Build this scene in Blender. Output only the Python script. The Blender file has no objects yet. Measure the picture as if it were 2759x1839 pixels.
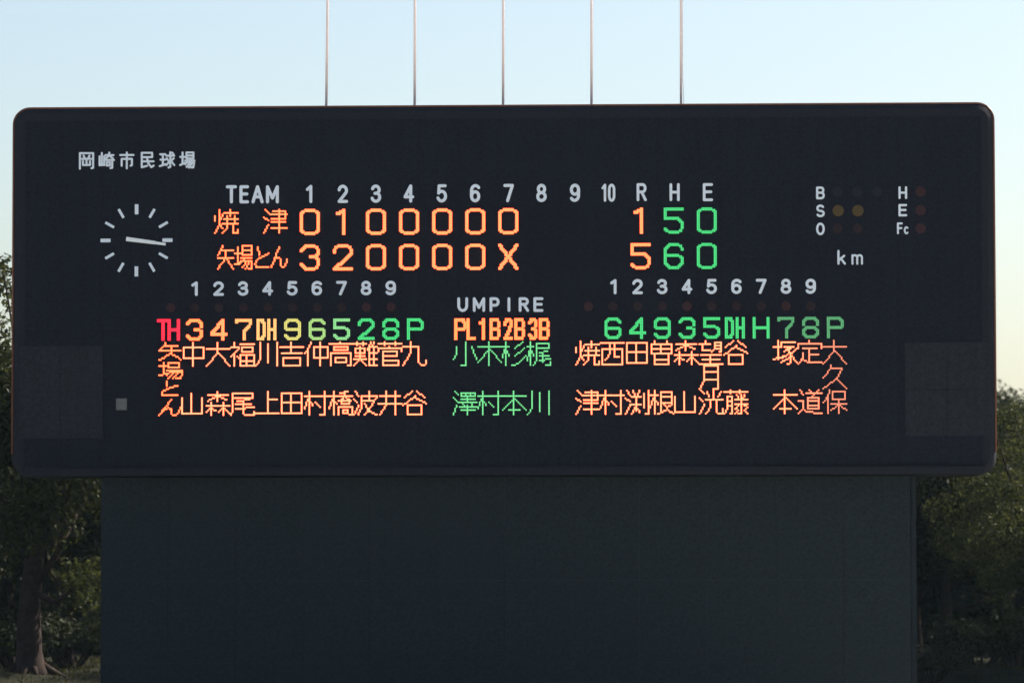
import bpy, bmesh, math, random
import numpy as np
from mathutils import Vector, Matrix
random.seed(7); rng = np.random.default_rng(11)
R = math.radians
S = bpy.context.scene
C = S.collection

# ------------------------------------------------------------------ camera
CAMX, CAMY, CAMZ = 4.3046, -110.0, 2.2
YAW, PITCH, ROLL = -3.68558637e-02, 5.44232658e-02, -1.54530963e-03
FPX = 12197.88
fw = Vector((math.sin(YAW)*math.cos(PITCH), math.cos(YAW)*math.cos(PITCH), math.sin(PITCH)))
r0 = Vector((math.cos(YAW), -math.sin(YAW), 0)); u0 = r0.cross(fw)
rt = r0*math.cos(ROLL) + u0*math.sin(ROLL); up = -r0*math.sin(ROLL) + u0*math.cos(ROLL)
cd = bpy.data.cameras.new('camera'); cam = bpy.data.objects.new('camera', cd); C.objects.link(cam)
M3 = Matrix((rt, up, -fw)).transposed()
cam.matrix_world = Matrix.Translation((CAMX, CAMY, CAMZ)) @ M3.to_4x4()
cd.sensor_width = 36; cd.lens = FPX/2759*36; cd.clip_start = 1; cd.clip_end = 3000
cd.dof.use_dof = True; cd.dof.focus_distance = 108.2; cd.dof.aperture_fstop = .7   # the soft far end of a long zoom
S.camera = cam

# ------------------------------------------------------------------ sky, sun, exposure
SUN_AZ, SUN_EL = R(57), R(38)          # azimuth measured from +Y towards +X: behind the board, to the right
w = bpy.data.worlds.new('World'); S.world = w; w.use_nodes = True
nt = w.node_tree
sky = nt.nodes.new('ShaderNodeTexSky'); sky.sky_type = 'NISHITA'; sky.sun_disc = False
sky.sun_elevation = SUN_EL; sky.sun_rotation = SUN_AZ
sky.air_density = 1.0; sky.dust_density = 1.8; sky.ozone_density = 1.1
bg = nt.nodes['Background']; bg.inputs[1].default_value = 0.06
nt.links.new(sky.outputs[0], bg.inputs[0])
sl = bpy.data.lights.new('sun', 'SUN'); sl.energy = 5.0; sl.angle = R(0.53); sl.color = (1, .9, .76)
so = bpy.data.objects.new('sun', sl); C.objects.link(so)
sd = Vector((math.sin(SUN_AZ)*math.cos(SUN_EL), math.cos(SUN_AZ)*math.cos(SUN_EL), math.sin(SUN_EL)))
so.rotation_euler = sd.to_track_quat('Z', 'Y').to_euler(); so.location = sd*60
S.view_settings.view_transform = 'Standard'; S.view_settings.look = 'None'
S.view_settings.gamma = 1; S.view_settings.use_curve_mapping = False
EXPO = 1.5
S.view_settings.exposure = EXPO

# ------------------------------------------------------------------ helpers
ZB = CAMZ + 2.74263559                 # underside of the board; its face is the plane y = 0
def bp(px, py, Y=0.0):
    """photo position (2759 x 1839) -> point on the vertical plane y = Y of the board"""
    d = fw*FPX + rt*(px-1379.5) - up*(py-919.5)
    t = (Y-CAMY)/d.y
    return (CAMX + d.x*t, CAMZ + d.z*t)
MPP = 0.00905                          # metres per photo pixel on the board

def srgb(r, g, b):
    f = lambda c: c/12.92 if c <= .04045 else ((c+.055)/1.055)**2.4
    return (f(r/255), f(g/255), f(b/255), 1)

def mat(name, col, rough=.6, metal=0, var=.0, scale=6., bump=0., bscale=40., spec=.5, streak=0.):
    m = bpy.data.materials.new(name); m.use_nodes = True
    n = m.node_tree.nodes; l = m.node_tree.links; b = n['Principled BSDF']
    b.inputs['Base Color'].default_value = (*col, 1); b.inputs['Roughness'].default_value = rough
    b.inputs['Metallic'].default_value = metal; b.inputs['Specular IOR Level'].default_value = spec
    tc = n.new('ShaderNodeTexCoord')
    if var > 0:
        t = n.new('ShaderNodeTexNoise'); t.inputs['Scale'].default_value = scale; t.inputs['Detail'].default_value = 8
        t.inputs['Roughness'].default_value = .65
        l.new(tc.outputs['Object'], t.inputs['Vector'])
        cr = n.new('ShaderNodeMapRange'); l.new(t.outputs['Fac'], cr.inputs[0])
        cr.inputs[1].default_value = .3; cr.inputs[2].default_value = .7
        cr.inputs[3].default_value = 1-var; cr.inputs[4].default_value = 1+var
        src = cr.outputs[0]
        if streak > 0:
            mp = n.new('ShaderNodeMapping'); mp.inputs['Scale'].default_value = (5, 5, .12)
            l.new(tc.outputs['Object'], mp.inputs[0])
            t2 = n.new('ShaderNodeTexNoise'); t2.inputs['Scale'].default_value = 1.5; t2.inputs['Detail'].default_value = 5
            l.new(mp.outputs[0], t2.inputs['Vector'])
            c2 = n.new('ShaderNodeMapRange'); l.new(t2.outputs['Fac'], c2.inputs[0])
            c2.inputs[1].default_value = .3; c2.inputs[2].default_value = .7
            c2.inputs[3].default_value = 1-streak; c2.inputs[4].default_value = 1+streak
            mu = n.new('ShaderNodeMath'); mu.operation = 'MULTIPLY'
            l.new(src, mu.inputs[0]); l.new(c2.outputs[0], mu.inputs[1]); src = mu.outputs[0]
        mx = n.new('ShaderNodeVectorMath'); mx.operation = 'SCALE'; mx.inputs[0].default_value = col
        l.new(src, mx.inputs['Scale']); l.new(mx.outputs[0], b.inputs['Base Color'])
    if bump > 0:
        t = n.new('ShaderNodeTexNoise'); t.inputs['Scale'].default_value = bscale; t.inputs['Detail'].default_value = 6
        l.new(tc.outputs['Object'], t.inputs['Vector'])
        bm_ = n.new('ShaderNodeBump'); bm_.inputs['Strength'].default_value = bump
        l.new(t.outputs['Fac'], bm_.inputs['Height']); l.new(bm_.outputs[0], b.inputs['Normal'])
    return m

def leaf_mat(name, c1, c2, trans=.45):
    m = bpy.data.materials.new(name); m.use_nodes = True
    n = m.node_tree.nodes; l = m.node_tree.links; n.remove(n['Principled BSDF'])
    out = n['Material Output']
    geo = n.new('ShaderNodeNewGeometry'); ra = n.new('ShaderNodeMix'); ra.data_type = 'RGBA'
    l.new(geo.outputs['Random Per Island'], ra.inputs[0])
    ra.inputs[6].default_value = (*c1, 1); ra.inputs[7].default_value = (*c2, 1)
    d = n.new('ShaderNodeBsdfDiffuse'); t = n.new('ShaderNodeBsdfTranslucent'); g = n.new('ShaderNodeBsdfGlossy')
    g.inputs['Roughness'].default_value = .45; g.inputs['Color'].default_value = (.6, .6, .6, 1)
    tcol = n.new('ShaderNodeVectorMath'); tcol.operation = 'MULTIPLY'; tcol.inputs[1].default_value = (1.25, 1.2, .75)
    l.new(ra.outputs[2], tcol.inputs[0])
    l.new(ra.outputs[2], d.inputs[0]); l.new(tcol.outputs[0], t.inputs[0])
    a = n.new('ShaderNodeMixShader'); a.inputs[0].default_value = trans
    l.new(d.outputs[0], a.inputs[1]); l.new(t.outputs[0], a.inputs[2])
    b = n.new('ShaderNodeMixShader'); b.inputs[0].default_value = .008
    l.new(a.outputs[0], b.inputs[1]); l.new(g.outputs[0], b.inputs[2]); l.new(b.outputs[0], out.inputs[0])
    return m

_em = {}
def led_mat(col):
    """lit diode: its colour is emitted light"""
    k = tuple(round(c, 3) for c in col)
    if k in _em: return _em[k]
    m = bpy.data.materials.new('lit_diode'); m.use_nodes = True
    b = m.node_tree.nodes['Principled BSDF']
    b.inputs['Base Color'].default_value = (.05, .04, .04, 1); b.inputs['Roughness'].default_value = .4
    b.inputs['Emission Color'].default_value = (*col, 1); b.inputs['Emission Strength'].default_value = 2**-EXPO   # colours are given as the camera shows them
    _em[k] = m
    return m

def tag(o, label=None, cat=None, group=None, kind=None):
    if label: o['label'] = label
    if cat: o['category'] = cat
    if group: o['group'] = group
    if kind: o['kind'] = kind
    return o
def empty(name, loc=(0, 0, 0)):
    o = bpy.data.objects.new(name, None); C.objects.link(o); o.location = loc; o.empty_display_size = .3
    return o
def link(name, me, parent=None, m=None, loc=(0, 0, 0)):
    o = bpy.data.objects.new(name, me); C.objects.link(o)
    if m is not None and not me.materials: me.materials.append(m)
    if parent is not None: o.parent = parent
    o.location = loc
    return o
class MB:
    def __init__(s): s.v = []; s.f = []
    def box(s, x0, x1, y0, y1, z0, z1):
        b = len(s.v)
        s.v += [(x, y, z) for z in (z0, z1) for y in (y0, y1) for x in (x0, x1)]
        for f in ((0,2,3,1),(4,5,7,6),(0,1,5,4),(2,6,7,3),(0,4,6,2),(1,3,7,5)): s.f.append([b+i for i in f])
    def disc(s, x, z, r, y0, y1, n=20, dome=0.):
        """short round button facing the camera (towards -y), front at y0"""
        b = len(s.v)
        rings = [(r, y1), (r, y0)] + ([(r*.72, y0-dome*.6), (r*.35, y0-dome*.93)] if dome else [])
        for rr, y in rings:
            for i in range(n):
                a = 2*math.pi*i/n; s.v.append((x+rr*math.cos(a), y, z+rr*math.sin(a)))
        for k in range(len(rings)-1):
            for i in range(n):
                j = (i+1) % n
                s.f.append([b+k*n+i, b+k*n+j, b+(k+1)*n+j, b+(k+1)*n+i])
        s.f.append([b+(len(rings)-1)*n+i for i in range(n)])
    def tube(s, pts, rads, n=10):
        b = len(s.v); P = [Vector(p) for p in pts]
        for k, p in enumerate(P):
            d = (P[min(k+1, len(P)-1)]-P[max(k-1, 0)]).normalized()
            a = Vector((1, 0, 0)) if abs(d.x) < .8 else Vector((0, 1, 0))
            e1 = d.cross(a).normalized(); e2 = d.cross(e1)
            for i in range(n):
                t = 2*math.pi*i/n
                s.v.append(tuple(p + (e1*math.cos(t)+e2*math.sin(t))*rads[k]))
        for k in range(len(P)-1):
            for i in range(n):
                j = (i+1) % n
                s.f.append([b+k*n+i, b+k*n+j, b+(k+1)*n+j, b+(k+1)*n+i])
        s.f.append([b+i for i in range(n)][::-1]); s.f.append([b+(len(P)-1)*n+i for i in range(n)])
    def mesh(s, name, smooth=False):
        me = bpy.data.meshes.new(name); me.from_pydata(s.v, [], s.f)
        bm = bmesh.new(); bm.from_mesh(me); bmesh.ops.recalc_face_normals(bm, faces=bm.faces); bm.to_mesh(me); bm.free()
        if smooth: me.polygons.foreach_set('use_smooth', [True]*len(me.polygons))
        return me
    def build(s, name, m, parent=None, loc=(0, 0, 0), smooth=False):
        return link(name, s.mesh(name, smooth), parent, m, loc)

# ------------------------------------------------------------------ materials
M = {}
M['face'] = mat('matt_black_paint', (.0054, .0070, .0142), .8, var=.62, scale=17, bump=.10, bscale=25, spec=.10, streak=.10)
M['panel'] = mat('dark_led_panel', (.0054, .0068, .0136), .8, var=.62, scale=19, bump=.15, bscale=60, spec=.10)
M['louvre'] = mat('dark_grey_sheet', (.0130, .0162, .0230), .8, var=.42, scale=16, bump=.15, bscale=30, spec=.1, streak=.08)
M['trim'] = mat('dark_grey_trim', (.0108, .0125, .0190), .8, var=.25, scale=12, bump=.08, spec=.1)
M['edge'] = mat('brown_sunlit_edge_bead', (.10, .038, .020), .5, var=.2, scale=6, spec=.5)  # warm tone of the sunlit rim put into the bead colour
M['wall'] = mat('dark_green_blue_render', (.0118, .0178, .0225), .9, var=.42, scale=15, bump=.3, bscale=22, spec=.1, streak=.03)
M['seam'] = mat('seam_shadow_gap', (.012, .014, .020), .8)
M['white'] = mat('grey_white_paint', (.58, .69, .81), .6, var=.07, scale=8, spec=.3)
M['hand'] = mat('pale_clock_paint', (.64, .74, .82), .5, var=.05, scale=8, spec=.3)
M['hatch'] = mat('grey_glazed_hatch', (.065, .082, .088), .4, var=.15, scale=5)
M['lamp_red'] = mat('unlit_red_lens', (.034, .0165, .020), .7, var=.45, scale=30, spec=.1)
M['lamp_red2'] = mat('unlit_dull_red_lens', (.021, .0135, .0175), .7, var=.45, scale=30, spec=.1)
M['lamp_amber'] = mat('unlit_amber_lens', (.070, .053, .024), .7, var=.4, scale=30, spec=.1)
M['lamp_dark'] = mat('unlit_smoked_lens', (.0112, .0142, .0205), .7, var=.3, scale=30, spec=.1)
M['pole'] = mat('off_white_pole_paint', (.80, .73, .75), .75, var=.06, scale=3)
M['bark'] = mat('grey_brown_bark', (.027, .020, .018), .9, var=.45, scale=5, bump=.9, bscale=14, spec=.05)
M['ground'] = mat('dark_soil_and_turf', (.017, .018, .012), .95, var=.5, scale=1.4, bump=.7, bscale=12, spec=.03)
M['field'] = mat('pale_bounce_field_soil', (.44, .39, .32), .95, var=.3, scale=.6, bump=.4, bscale=9, spec=.05)  # unseen field, colour lightened to bounce sunlight onto the board
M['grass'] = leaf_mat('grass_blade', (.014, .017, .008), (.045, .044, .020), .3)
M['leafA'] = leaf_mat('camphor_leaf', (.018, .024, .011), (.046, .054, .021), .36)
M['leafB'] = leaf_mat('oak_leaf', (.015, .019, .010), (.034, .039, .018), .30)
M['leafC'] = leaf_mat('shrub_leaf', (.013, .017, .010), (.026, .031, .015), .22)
M['leafD'] = leaf_mat('sunlit_tone_leaf', (.025, .032, .014), (.060, .067, .027), .42)  # sunlight put into the leaf colour of the right-hand tree

# ------------------------------------------------------------------ ground (one sheet to the horizon)
def gz(x, y):
    a = -1.6
    t = min(max((y-1.5)/9.0, 0), 1); t = t*t*(3-2*t)
    z = a + 1.6*t
    z += .10*math.sin(x*.9+y*.3)*t + .05*math.sin(x*2.3-y*1.1)*t
    if y > 30: z += min((y-30)*.06, 3.5)
    return z
xs = [-500, -300, -120, -60, -40] + [-30+i*1.0 for i in range(61)] + [40, 60, 120, 300, 500]
ys = [-400, -250, -120, -60, -20, -5, 0, 1.5] + [2+i*.75 for i in range(30)] + [26, 30, 40, 55, 70, 90, 150, 300, 600]
v = [(x, y, gz(x, y)) for y in ys for x in xs]; nx = len(xs)
f = [[j*nx+i, j*nx+i+1, (j+1)*nx+i+1, (j+1)*nx+i] for j in range(len(ys)-1) for i in range(nx-1)]
me = bpy.data.meshes.new('ground'); me.from_pydata(v, [], f); me.materials.append(M['field']); me.materials.append(M['ground'])
for p in me.polygons:
    p.use_smooth = True; p.material_index = 1 if p.center.y > 0 else 0
tag(link('ground', me), kind='structure')

# ------------------------------------------------------------------ the scoreboard
board = empty('scoreboard', (0, 0, -1.6))
tag(board, 'huge black ballpark scoreboard with orange and green lit characters above a dark wall', 'scoreboard')
BO = Vector((0, 0, 1.6))        # parts are written in world metres; this offset undoes the root's place
HX, HZ = 12.0, 9.0414
def rrect(inset, rad, n=10):
    x0, x1, z0, z1 = -HX+inset, HX-inset, ZB+inset, ZB+HZ-inset
    r = max(rad-inset*.9, .05); P = []
    for cx, cz, a0 in ((x1-r, z1-r, 0), (x0+r, z1-r, 90), (x0+r, z0+r, 180), (x1-r, z0+r, 270)):
        for i in range(n+1):
            a = R(a0+90*i/n); P.append((cx+r*math.cos(a), cz+r*math.sin(a)))
    return P
def shell(levels, rad, cap0=True, cap1=True):
    vs, fs = [], []; n = 0
    for ins, y in levels:
        P = rrect(ins, rad); n = len(P); vs += [(x, y, z) for x, z in P]
    for k in range(len(levels)-1):
        for i in range(n):
            j = (i+1) % n; fs.append([k*n+i, k*n+j, (k+1)*n+j, (k+1)*n+i])
    if cap0: fs.append(list(range(n)))
    if cap1: fs.append([(len(levels)-1)*n+i for i in range(n)])
    m = MB(); m.v = vs; m.f = fs
    return m
def part(name, mb, m, parent=None, smooth=False, label=None):
    o = mb.build(name, m, parent or board, BO if (parent is None or parent is board) else (0, 0, 0), smooth)
    if label: o['label'] = label
    return o
cab = shell([(.17, 0), (.15, .012), (.07, .07), (.02, .15), (0, .26), (0, 2.2), (.1, 2.3)], .42)
cab_o = part('cabinet', cab, M['trim'])
# rounded bead added round the outline, its orange-brown tinted to read sunlit
BR = .024
path = [(HX-.012, ZB+.55)] + [(x, z) for x, z in rrect(.012, .42)[:22]] + [(-HX+.012, ZB+.55)]
es = MB(); es.tube([(x, .13, z) for x, z in path], [BR]*len(path), 10)
part('sunlit_rim_bead', es, M['edge'], smooth=True)
bt = MB(); bt.box(-HX+.30, HX-.30, -.10, -.001, ZB+.012, ZB+.19)
part('bottom_ledge', bt, M['trim'])
# face built of sheet panels with thin joints (not crossing the displays): vertical and horizontal joint strips
def rect_px(xa, ya, xb, yb):
    p = bp(xa, ya); q = bp(xb, yb)
    return min(p[0], q[0]), max(p[0], q[0]), min(p[1], q[1]), max(p[1], q[1])
ncol, nrow = 12, 5
fx0, fx1, fz0, fz1 = -HX+.33, HX-.33, ZB+.22, ZB+HZ-.34
cw, ch = (fx1-fx0)/ncol, (fz1-fz0)/nrow
pm = MB(); pm.box(0, cw-.004, -.012, -.001, 0, ch-.004); pme = pm.mesh('face_panel'); pme.materials.append(M['face'])
for i in range(ncol):
    for j in range(nrow):
        o = link('face_panel', pme, board, None, (fx0+i*cw, BO.y+random.uniform(-.0015, 0), fz0+j*ch+1.6))
# side sheet panels (paler), two by two
for (xa, ya, xb, yb) in ((52, 932, 277, 1180), (2437, 922, 2668, 1174)):
    X0, X1, Z0, Z1 = rect_px(xa, ya, xb, yb)
    hx, hz = (X0+X1)/2, (Z0+Z1)/2
    for a0, a1 in ((X0, hx), (hx, X1)):
        for b0, b1 in ((Z0, hz), (hz, Z1)):
            q = MB(); q.box(a0+.006, a1-.006, -.035, -.014, b0+.006, b1-.006)
            # shallow folded edges
            for e in range(9):
                zz = b0+.06+(b1-b0-.12)*e/8
                q.box(a0+.05, a1-.05, -.039, -.0355, zz-.012, zz+.012)
            o = part('side_panel', q, M['louvre'])
X0, X1, Z0, Z1 = rect_px(313, 1073, 342, 1104)
ht = MB(); ht.box(X0, X1, -.03, -.014, Z0, Z1)
hto = part('hatch', ht, M['hatch'], label='small grey square inspection hatch')
hf = MB()
for a, b, c, d in ((X0-.02, X1+.02, Z1, Z1+.02), (X0-.02, X1+.02, Z0-.02, Z0), (X0-.02, X0, Z0, Z1), (X1, X1+.02, Z0, Z1)):
    hf.box(a, b, -.04, -.014, c, d)
hf.build('hatch_frame', M['trim'], hto)

# ---- supporting wall under the board, in cast bays with recessed joints
XL, _ = bp(272, 1500, .55); XR, _ = bp(2454, 1500, .55)
nb, zr = 12, [-1.75, .4, 2.4, ZB-.02]
bw = (XR-XL)/nb
sm = MB(); sm.box(XL+.05, XR-.05, .60, 1.9, -1.75, ZB-.02); part('wall_core', sm, M['seam'])
for j in range(3):
    q = MB(); q.box(0, bw-.006, .55, .64, 0, zr[j+1]-zr[j]-.006); qm = q.mesh('wall_panel'); qm.materials.append(M['wall'])
    for i in range(nb):
        link('wall_panel', qm, board, None, (XL+i*bw, random.uniform(-.002, .002), zr[j]+1.6))
pl = MB(); pl.box(XR+.010, XR+.14, .66, 1.2, -1.75, ZB-.02); part('corner_post', pl, M['wall'])

# ------------------------------------------------------------------ LED characters
PITCH_M = (bp(1150.8, 1000)[0]-bp(423.6, 1000)[0])/176.0
DP = PITCH_M
def raster(strokes, brush=1):
    S_ = set()
    for st in strokes:
        for (xa, ya), (xb, yb) in zip(st[:-1], st[1:]):
            n = int(max(abs(xb-xa), abs(yb-ya), 1))
            for i in range(n+1):
                x = int(math.floor(xa+(xb-xa)*i/n+.5)); y = int(math.floor(ya+(yb-ya)*i/n+.5))
                for dx in range(brush):
                    for dy in range(brush): S_.add((x+dx, y+dy))
        if len(st) == 1:
            S_.add(st[0])
    return S_
def parse(s):
    return [[tuple(float(a) for a in p.split(',')) for p in st.split()] for st in s.split(';')]
KJ = {
'中': "1,3 14,3 14,10 1,10 1,3;7,0 7,15",
'大': "0,4 15,4;7,0 7,7 0,15;8,7 15,15",
'福': "2,0 2,2;0,3 5,3 5,4 0,9;2,7 2,15;4,9 5,10;6,1 15,1;7,3 14,3 14,6 7,6 7,3;6,8 15,8 15,15 6,15 6,8;6,12 15,12;10,8 10,15",
'川': "3,0 3,11 0,15;8,1 8,13;14,0 14,15",
'吉': "0,3 15,3;7,0 7,7;1,7 14,7;2,10 13,10 13,15 2,15 2,10",
'仲': "4,0 3,3 0,7;2,4 2,15;6,3 15,3 15,10 6,10 6,3;10,0 10,15",
'高': "0,1 15,1;7,0 7,1;3,3 12,3 12,5 3,5 3,3;1,15 1,7 14,7 14,15 12,15;4,10 11,10 11,13 4,13 4,10",
'難': "0,1 8,1;2,0 2,2;6,0 6,2;1,4 7,4 7,7 1,7 1,4;4,3 4,11;1,9 7,9;0,11 8,11;4,11 0,15;5,12 8,15;11,0 9,5;10,4 10,15;10,3 15,3;10,7 15,7;10,11 15,11;10,15 15,15;13,0 12,2;13,3 13,15",
'菅': "0,1 15,1;4,0 4,2;11,0 11,2;7,3 7,4;0,6 0,4 15,4 15,6;3,6 12,6 12,9 3,9 3,6;3,9 3,15 13,15 13,12 3,12",
'九': "0,3 10,3 10,13 11,14 12,15 14,15 15,14 15,12;5,0 5,7 0,15",
'山': "0,4 0,14 13,14 13,4;6,1 6,14",
'森': "7,0 7,6;1,2 14,2;6,3 1,6;8,3 13,5;3,7 3,15;0,9 7,9;3,10 0,13;4,11 6,12;11,7 11,15;8,9 15,9;10,11 8,13;12,11 15,14",
'尾': "1,1 14,1 14,4 1,4;1,1 1,12 0,15;12,5 4,6;3,8 13,8;3,11 15,10;8,6 8,14 9,15 15,15 15,13",
'上': "8,0 8,14;8,5 14,5;0,14 15,14",
'田': "1,1 14,1 14,14 1,14 1,1;1,7 14,7;7,1 7,14",
'村': "0,3 5,3;3,0 3,15;2,5 0,11;4,7 5,9;6,3 15,3;13,0 13,15 10,15;7,7 10,10",
'橋': "0,3 5,3;3,0 3,15;2,5 0,11;4,7 5,8;12,0 7,1;6,3 15,3;10,1 9,5 6,6;11,4 14,6;8,6 13,6 13,8 8,8 8,6;6,15 6,10 15,10 15,15 13,15;9,12 12,12 12,14 9,14 9,12",
'波': "1,0 3,3;0,5 2,7;3,9 0,15;5,3 15,3 14,5;5,3 5,10 3,15;10,0 10,6;5,6 13,6 12,9 7,15;7,8 10,13 15,15",
'井': "1,3 14,3;0,8 15,8;5,0 5,9 1,15;11,0 11,15",
'谷': "6,0 1,4;9,0 14,4;8,3 0,9;8,4 15,8;3,9 12,9 12,15 3,15 3,9",
'小': "2,3 2,7 0,11;8,0 8,15 5,15;12,3 13,6 15,11",
'木': "0,3 15,3;7,0 7,15;7,5 0,13;8,5 15,13",
'杉': "0,3 4,3;2,0 2,15;1,5 0,10;3,6 4,9;13,0 8,4;14,4 8,9;15,9 10,14 6,15",
'梶': "0,3 4,3;2,0 2,15;1,6 0,12;3,6 4,9;6,1 14,1 14,4 6,4;6,1 6,12 4,15;13,6 8,7;8,9 14,9;8,12 15,11;10,7 10,13;12,15 15,15 15,13",
'澤': "1,0 3,2;0,4 3,7;2,9 0,15;5,1 14,1 14,3 5,3 5,1;8,1 8,3;11,1 11,3;9,3 9,7;5,5 14,5;4,7 15,7;6,8 8,10;12,8 11,10;4,10 15,10;5,12 14,12;9,9 9,15",
'本': "0,3 15,3;7,0 7,15;7,4 6,6 0,12;8,5 15,12;4,12 11,12",
'曽': "3,0 3,1;11,0 10,2;1,2 14,2 14,8 1,8 1,2;7,2 7,8;1,5 14,5;3,9 3,15 12,15 12,9;3,12 12,12",
'望': "0,2 7,2;4,0 4,2;2,2 2,6 7,6;10,1 14,1 14,7 13,7;10,1 10,5 8,7;10,3 14,3;10,5 14,5;1,9 14,9;2,12 13,12;0,15 15,15;7,9 7,15",
'月': "3,0 12,0 12,15 9,15;3,0 3,10 0,15;3,4 12,4;3,9 12,9",
'洸': "1,0 3,2;0,5 2,7;3,9 0,15;9,0 9,6;5,1 6,4;14,1 12,4;4,6 15,6;7,7 7,11 4,15;11,7 11,14 12,15 15,15 15,12",
'藤': "0,1 15,1;4,0 4,2;10,0 10,2;2,4 5,4 5,15 4,15;2,4 2,12 0,15;2,7 5,7;2,10 5,10;8,3 9,5;13,3 12,5;7,6 15,6;11,3 11,8;7,9 15,9;10,9 7,12;12,9 15,11;11,10 11,15 9,15;8,12 9,13;7,15 9,13;14,12 13,13;13,13 15,15",
'塚': "0,4 5,4;3,0 3,12;0,12 7,10;5,3 5,1 14,1;7,4 13,4;12,4 7,7;9,5 11,9 11,14 9,15;10,8 6,11;10,11 5,14;15,5 12,8;11,9 15,14",
'定': "0,5 0,2 15,2 15,5;7,0 7,2;3,5 12,5;7,5 7,14;7,9 13,9;3,8 3,11 0,15;3,12 7,14 15,14",
'久': "5,0 5,2 0,8;5,2 12,2 11,5 8,9 0,15;9,9 15,15",
'保': "4,0 3,4 0,8;3,4 3,15;6,1 14,1 14,6 6,6 6,1;10,6 10,15;5,9 15,9;9,10 5,13;11,10 15,13",
'道': "1,0 3,3;5,2 15,2;7,0 8,1;13,0 12,1;10,2 9,4;6,5 13,5 13,12 6,12 6,5;6,7 13,7;6,10 13,10;0,7 3,7 3,12 0,15;3,12 5,14 15,15",
'渕': "1,0 3,3;0,5 3,7;3,9 0,15;5,0 6,3;9,0 8,3;4,4 10,4;7,4 7,13;4,9 10,9;7,10 4,15;8,12 9,14;12,2 12,11;15,0 15,15 13,15",
'根': "0,3 5,3;3,0 3,15;2,5 0,11;4,7 5,9;7,1 14,1 14,8 7,8;7,4 14,4;7,1 7,14 5,15;7,14 10,13;14,9 11,11;9,9 12,13 15,15",
'焼': "3,0 3,9 0,15;0,4 0,7;3,9 5,12;5,3 4,6;6,2 15,2;10,0 10,4;8,4 8,8;13,4 13,8;6,6 15,6;5,9 15,9;8,9 8,12 5,15;12,9 12,15 15,15 15,13",
'西': "0,1 15,1;1,5 14,5 14,15 1,15 1,5;6,1 6,8 3,12;9,1 9,10 12,10",
'津': "1,0 4,3;0,5 3,7;3,10 0,15;6,1 14,1 14,6 5,6;4,3 15,3;5,8 14,8;5,12 15,12;10,0 10,15",
# narrow forms, 12 dots wide
'矢n': "3,0 0,6;3,3 10,3;0,8 10,8;5,3 5,8 0,15;6,9 10,15",
'場n': "0,5 4,5;2,1 2,12;0,12 4,10;5,0 11,0 11,6 5,6 5,0;5,3 11,3;4,8 11,8;6,9 3,12;6,10 11,10 11,15 9,15;8,10 5,14;10,10 7,15",
'とn': "2,1 3,6;9,5 3,8 1,10 0,12 1,14 9,14",
'んn': "5,1 0,14;1,11 3,8 5,8 6,10 6,13 8,14 10,11 10,9",
# flat forms, 12 dots tall
'矢f': "4,0 4,1 0,5;4,2 12,2;0,5 14,5;8,2 8,6 4,9 0,11;8,7 12,9 14,11",
'場f': "3,1 3,8;0,3 5,3;0,9 5,8;6,1 13,1 13,4 6,4 6,1;5,6 15,6;8,6 5,9;7,7 15,7 14,11 11,11;9,8 6,11;12,8 9,11",
'とf': "5,1 5,4;12,4 7,5 2,8 2,10 12,10",
'んf': "8,1 0,11;3,8 6,6 8,7 8,10 10,11 12,10 14,6",
}
# thick digits in unit boxes (x 0..1, y 0..1 downwards), two dots wide
DG = {
'0': [[(.24,0),(.76,0),(1,.16),(1,.84),(.76,1),(.24,1),(0,.84),(0,.16),(.24,0)]],
'1': [[(.22,.16),(.5,0),(.5,1)]],
'2': [[(0,.25),(0,.18),(.25,0),(.75,0),(1,.18),(1,.36),(0,1),(1,1)]],
'3': [[(0,.2),(.25,0),(.75,0),(1,.18),(1,.36),(.8,.48),(.5,.48)],[(.8,.48),(1,.62),(1,.82),(.75,1),(.25,1),(0,.8)]],
'4': [[(.78,1),(.78,0),(0,.68),(0,.75),(1,.75)]],
'5': [[(1,0),(0,0),(0,.42),(.72,.42),(1,.58),(1,.82),(.75,1),(.25,1),(0,.84)]],
'6': [[(1,.18),(.75,0),(.25,0),(0,.2),(0,.8),(.25,1),(.75,1),(1,.8),(1,.6),(.75,.46),(.05,.46)]],
'7': [[(0,.1),(0,0),(1,0),(1,.2),(.5,.7),(.5,1)]],
'8': [[(.25,0),(.75,0),(1,.15),(1,.33),(.8,.46),(.2,.46),(0,.33),(0,.15),(.25,0)],[(.8,.46),(1,.64),(1,.84),(.75,1),(.25,1),(0,.84),(0,.64),(.2,.46)]],
'9': [[(0,.82),(.25,1),(.75,1),(1,.8),(1,.2),(.75,0),(.25,0),(0,.18),(0,.38),(.25,.54),(.95,.54)]],
'X': [[(0,0),(1,1)],[(1,0),(0,1)]],
'P': [[(0,1),(0,0),(.75,0),(1,.18),(1,.38),(.75,.54),(0,.54)]],
'H': [[(0,0),(0,1)],[(1,0),(1,1)],[(0,.48),(1,.48)]],
'T': [[(0,0),(1,0)],[(.5,0),(.5,1)]],
'D': [[(0,0),(.65,0),(1,.2),(1,.8),(.65,1),(0,1),(0,0)]],
'L': [[(0,0),(0,1),(1,1)]],
'B': [[(0,0),(.8,0),(1,.14),(1,.34),(.8,.47),(0,.47)],[(.8,.47),(1,.62),(1,.86),(.8,1),(0,1),(0,0)]],
}
def thick(ch, x, y, w, h, brush=2):
    return raster([[(x+a*w, y+b*h) for a, b in st] for st in DG[ch]], brush)
DEPTH = .5*DP
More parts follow.
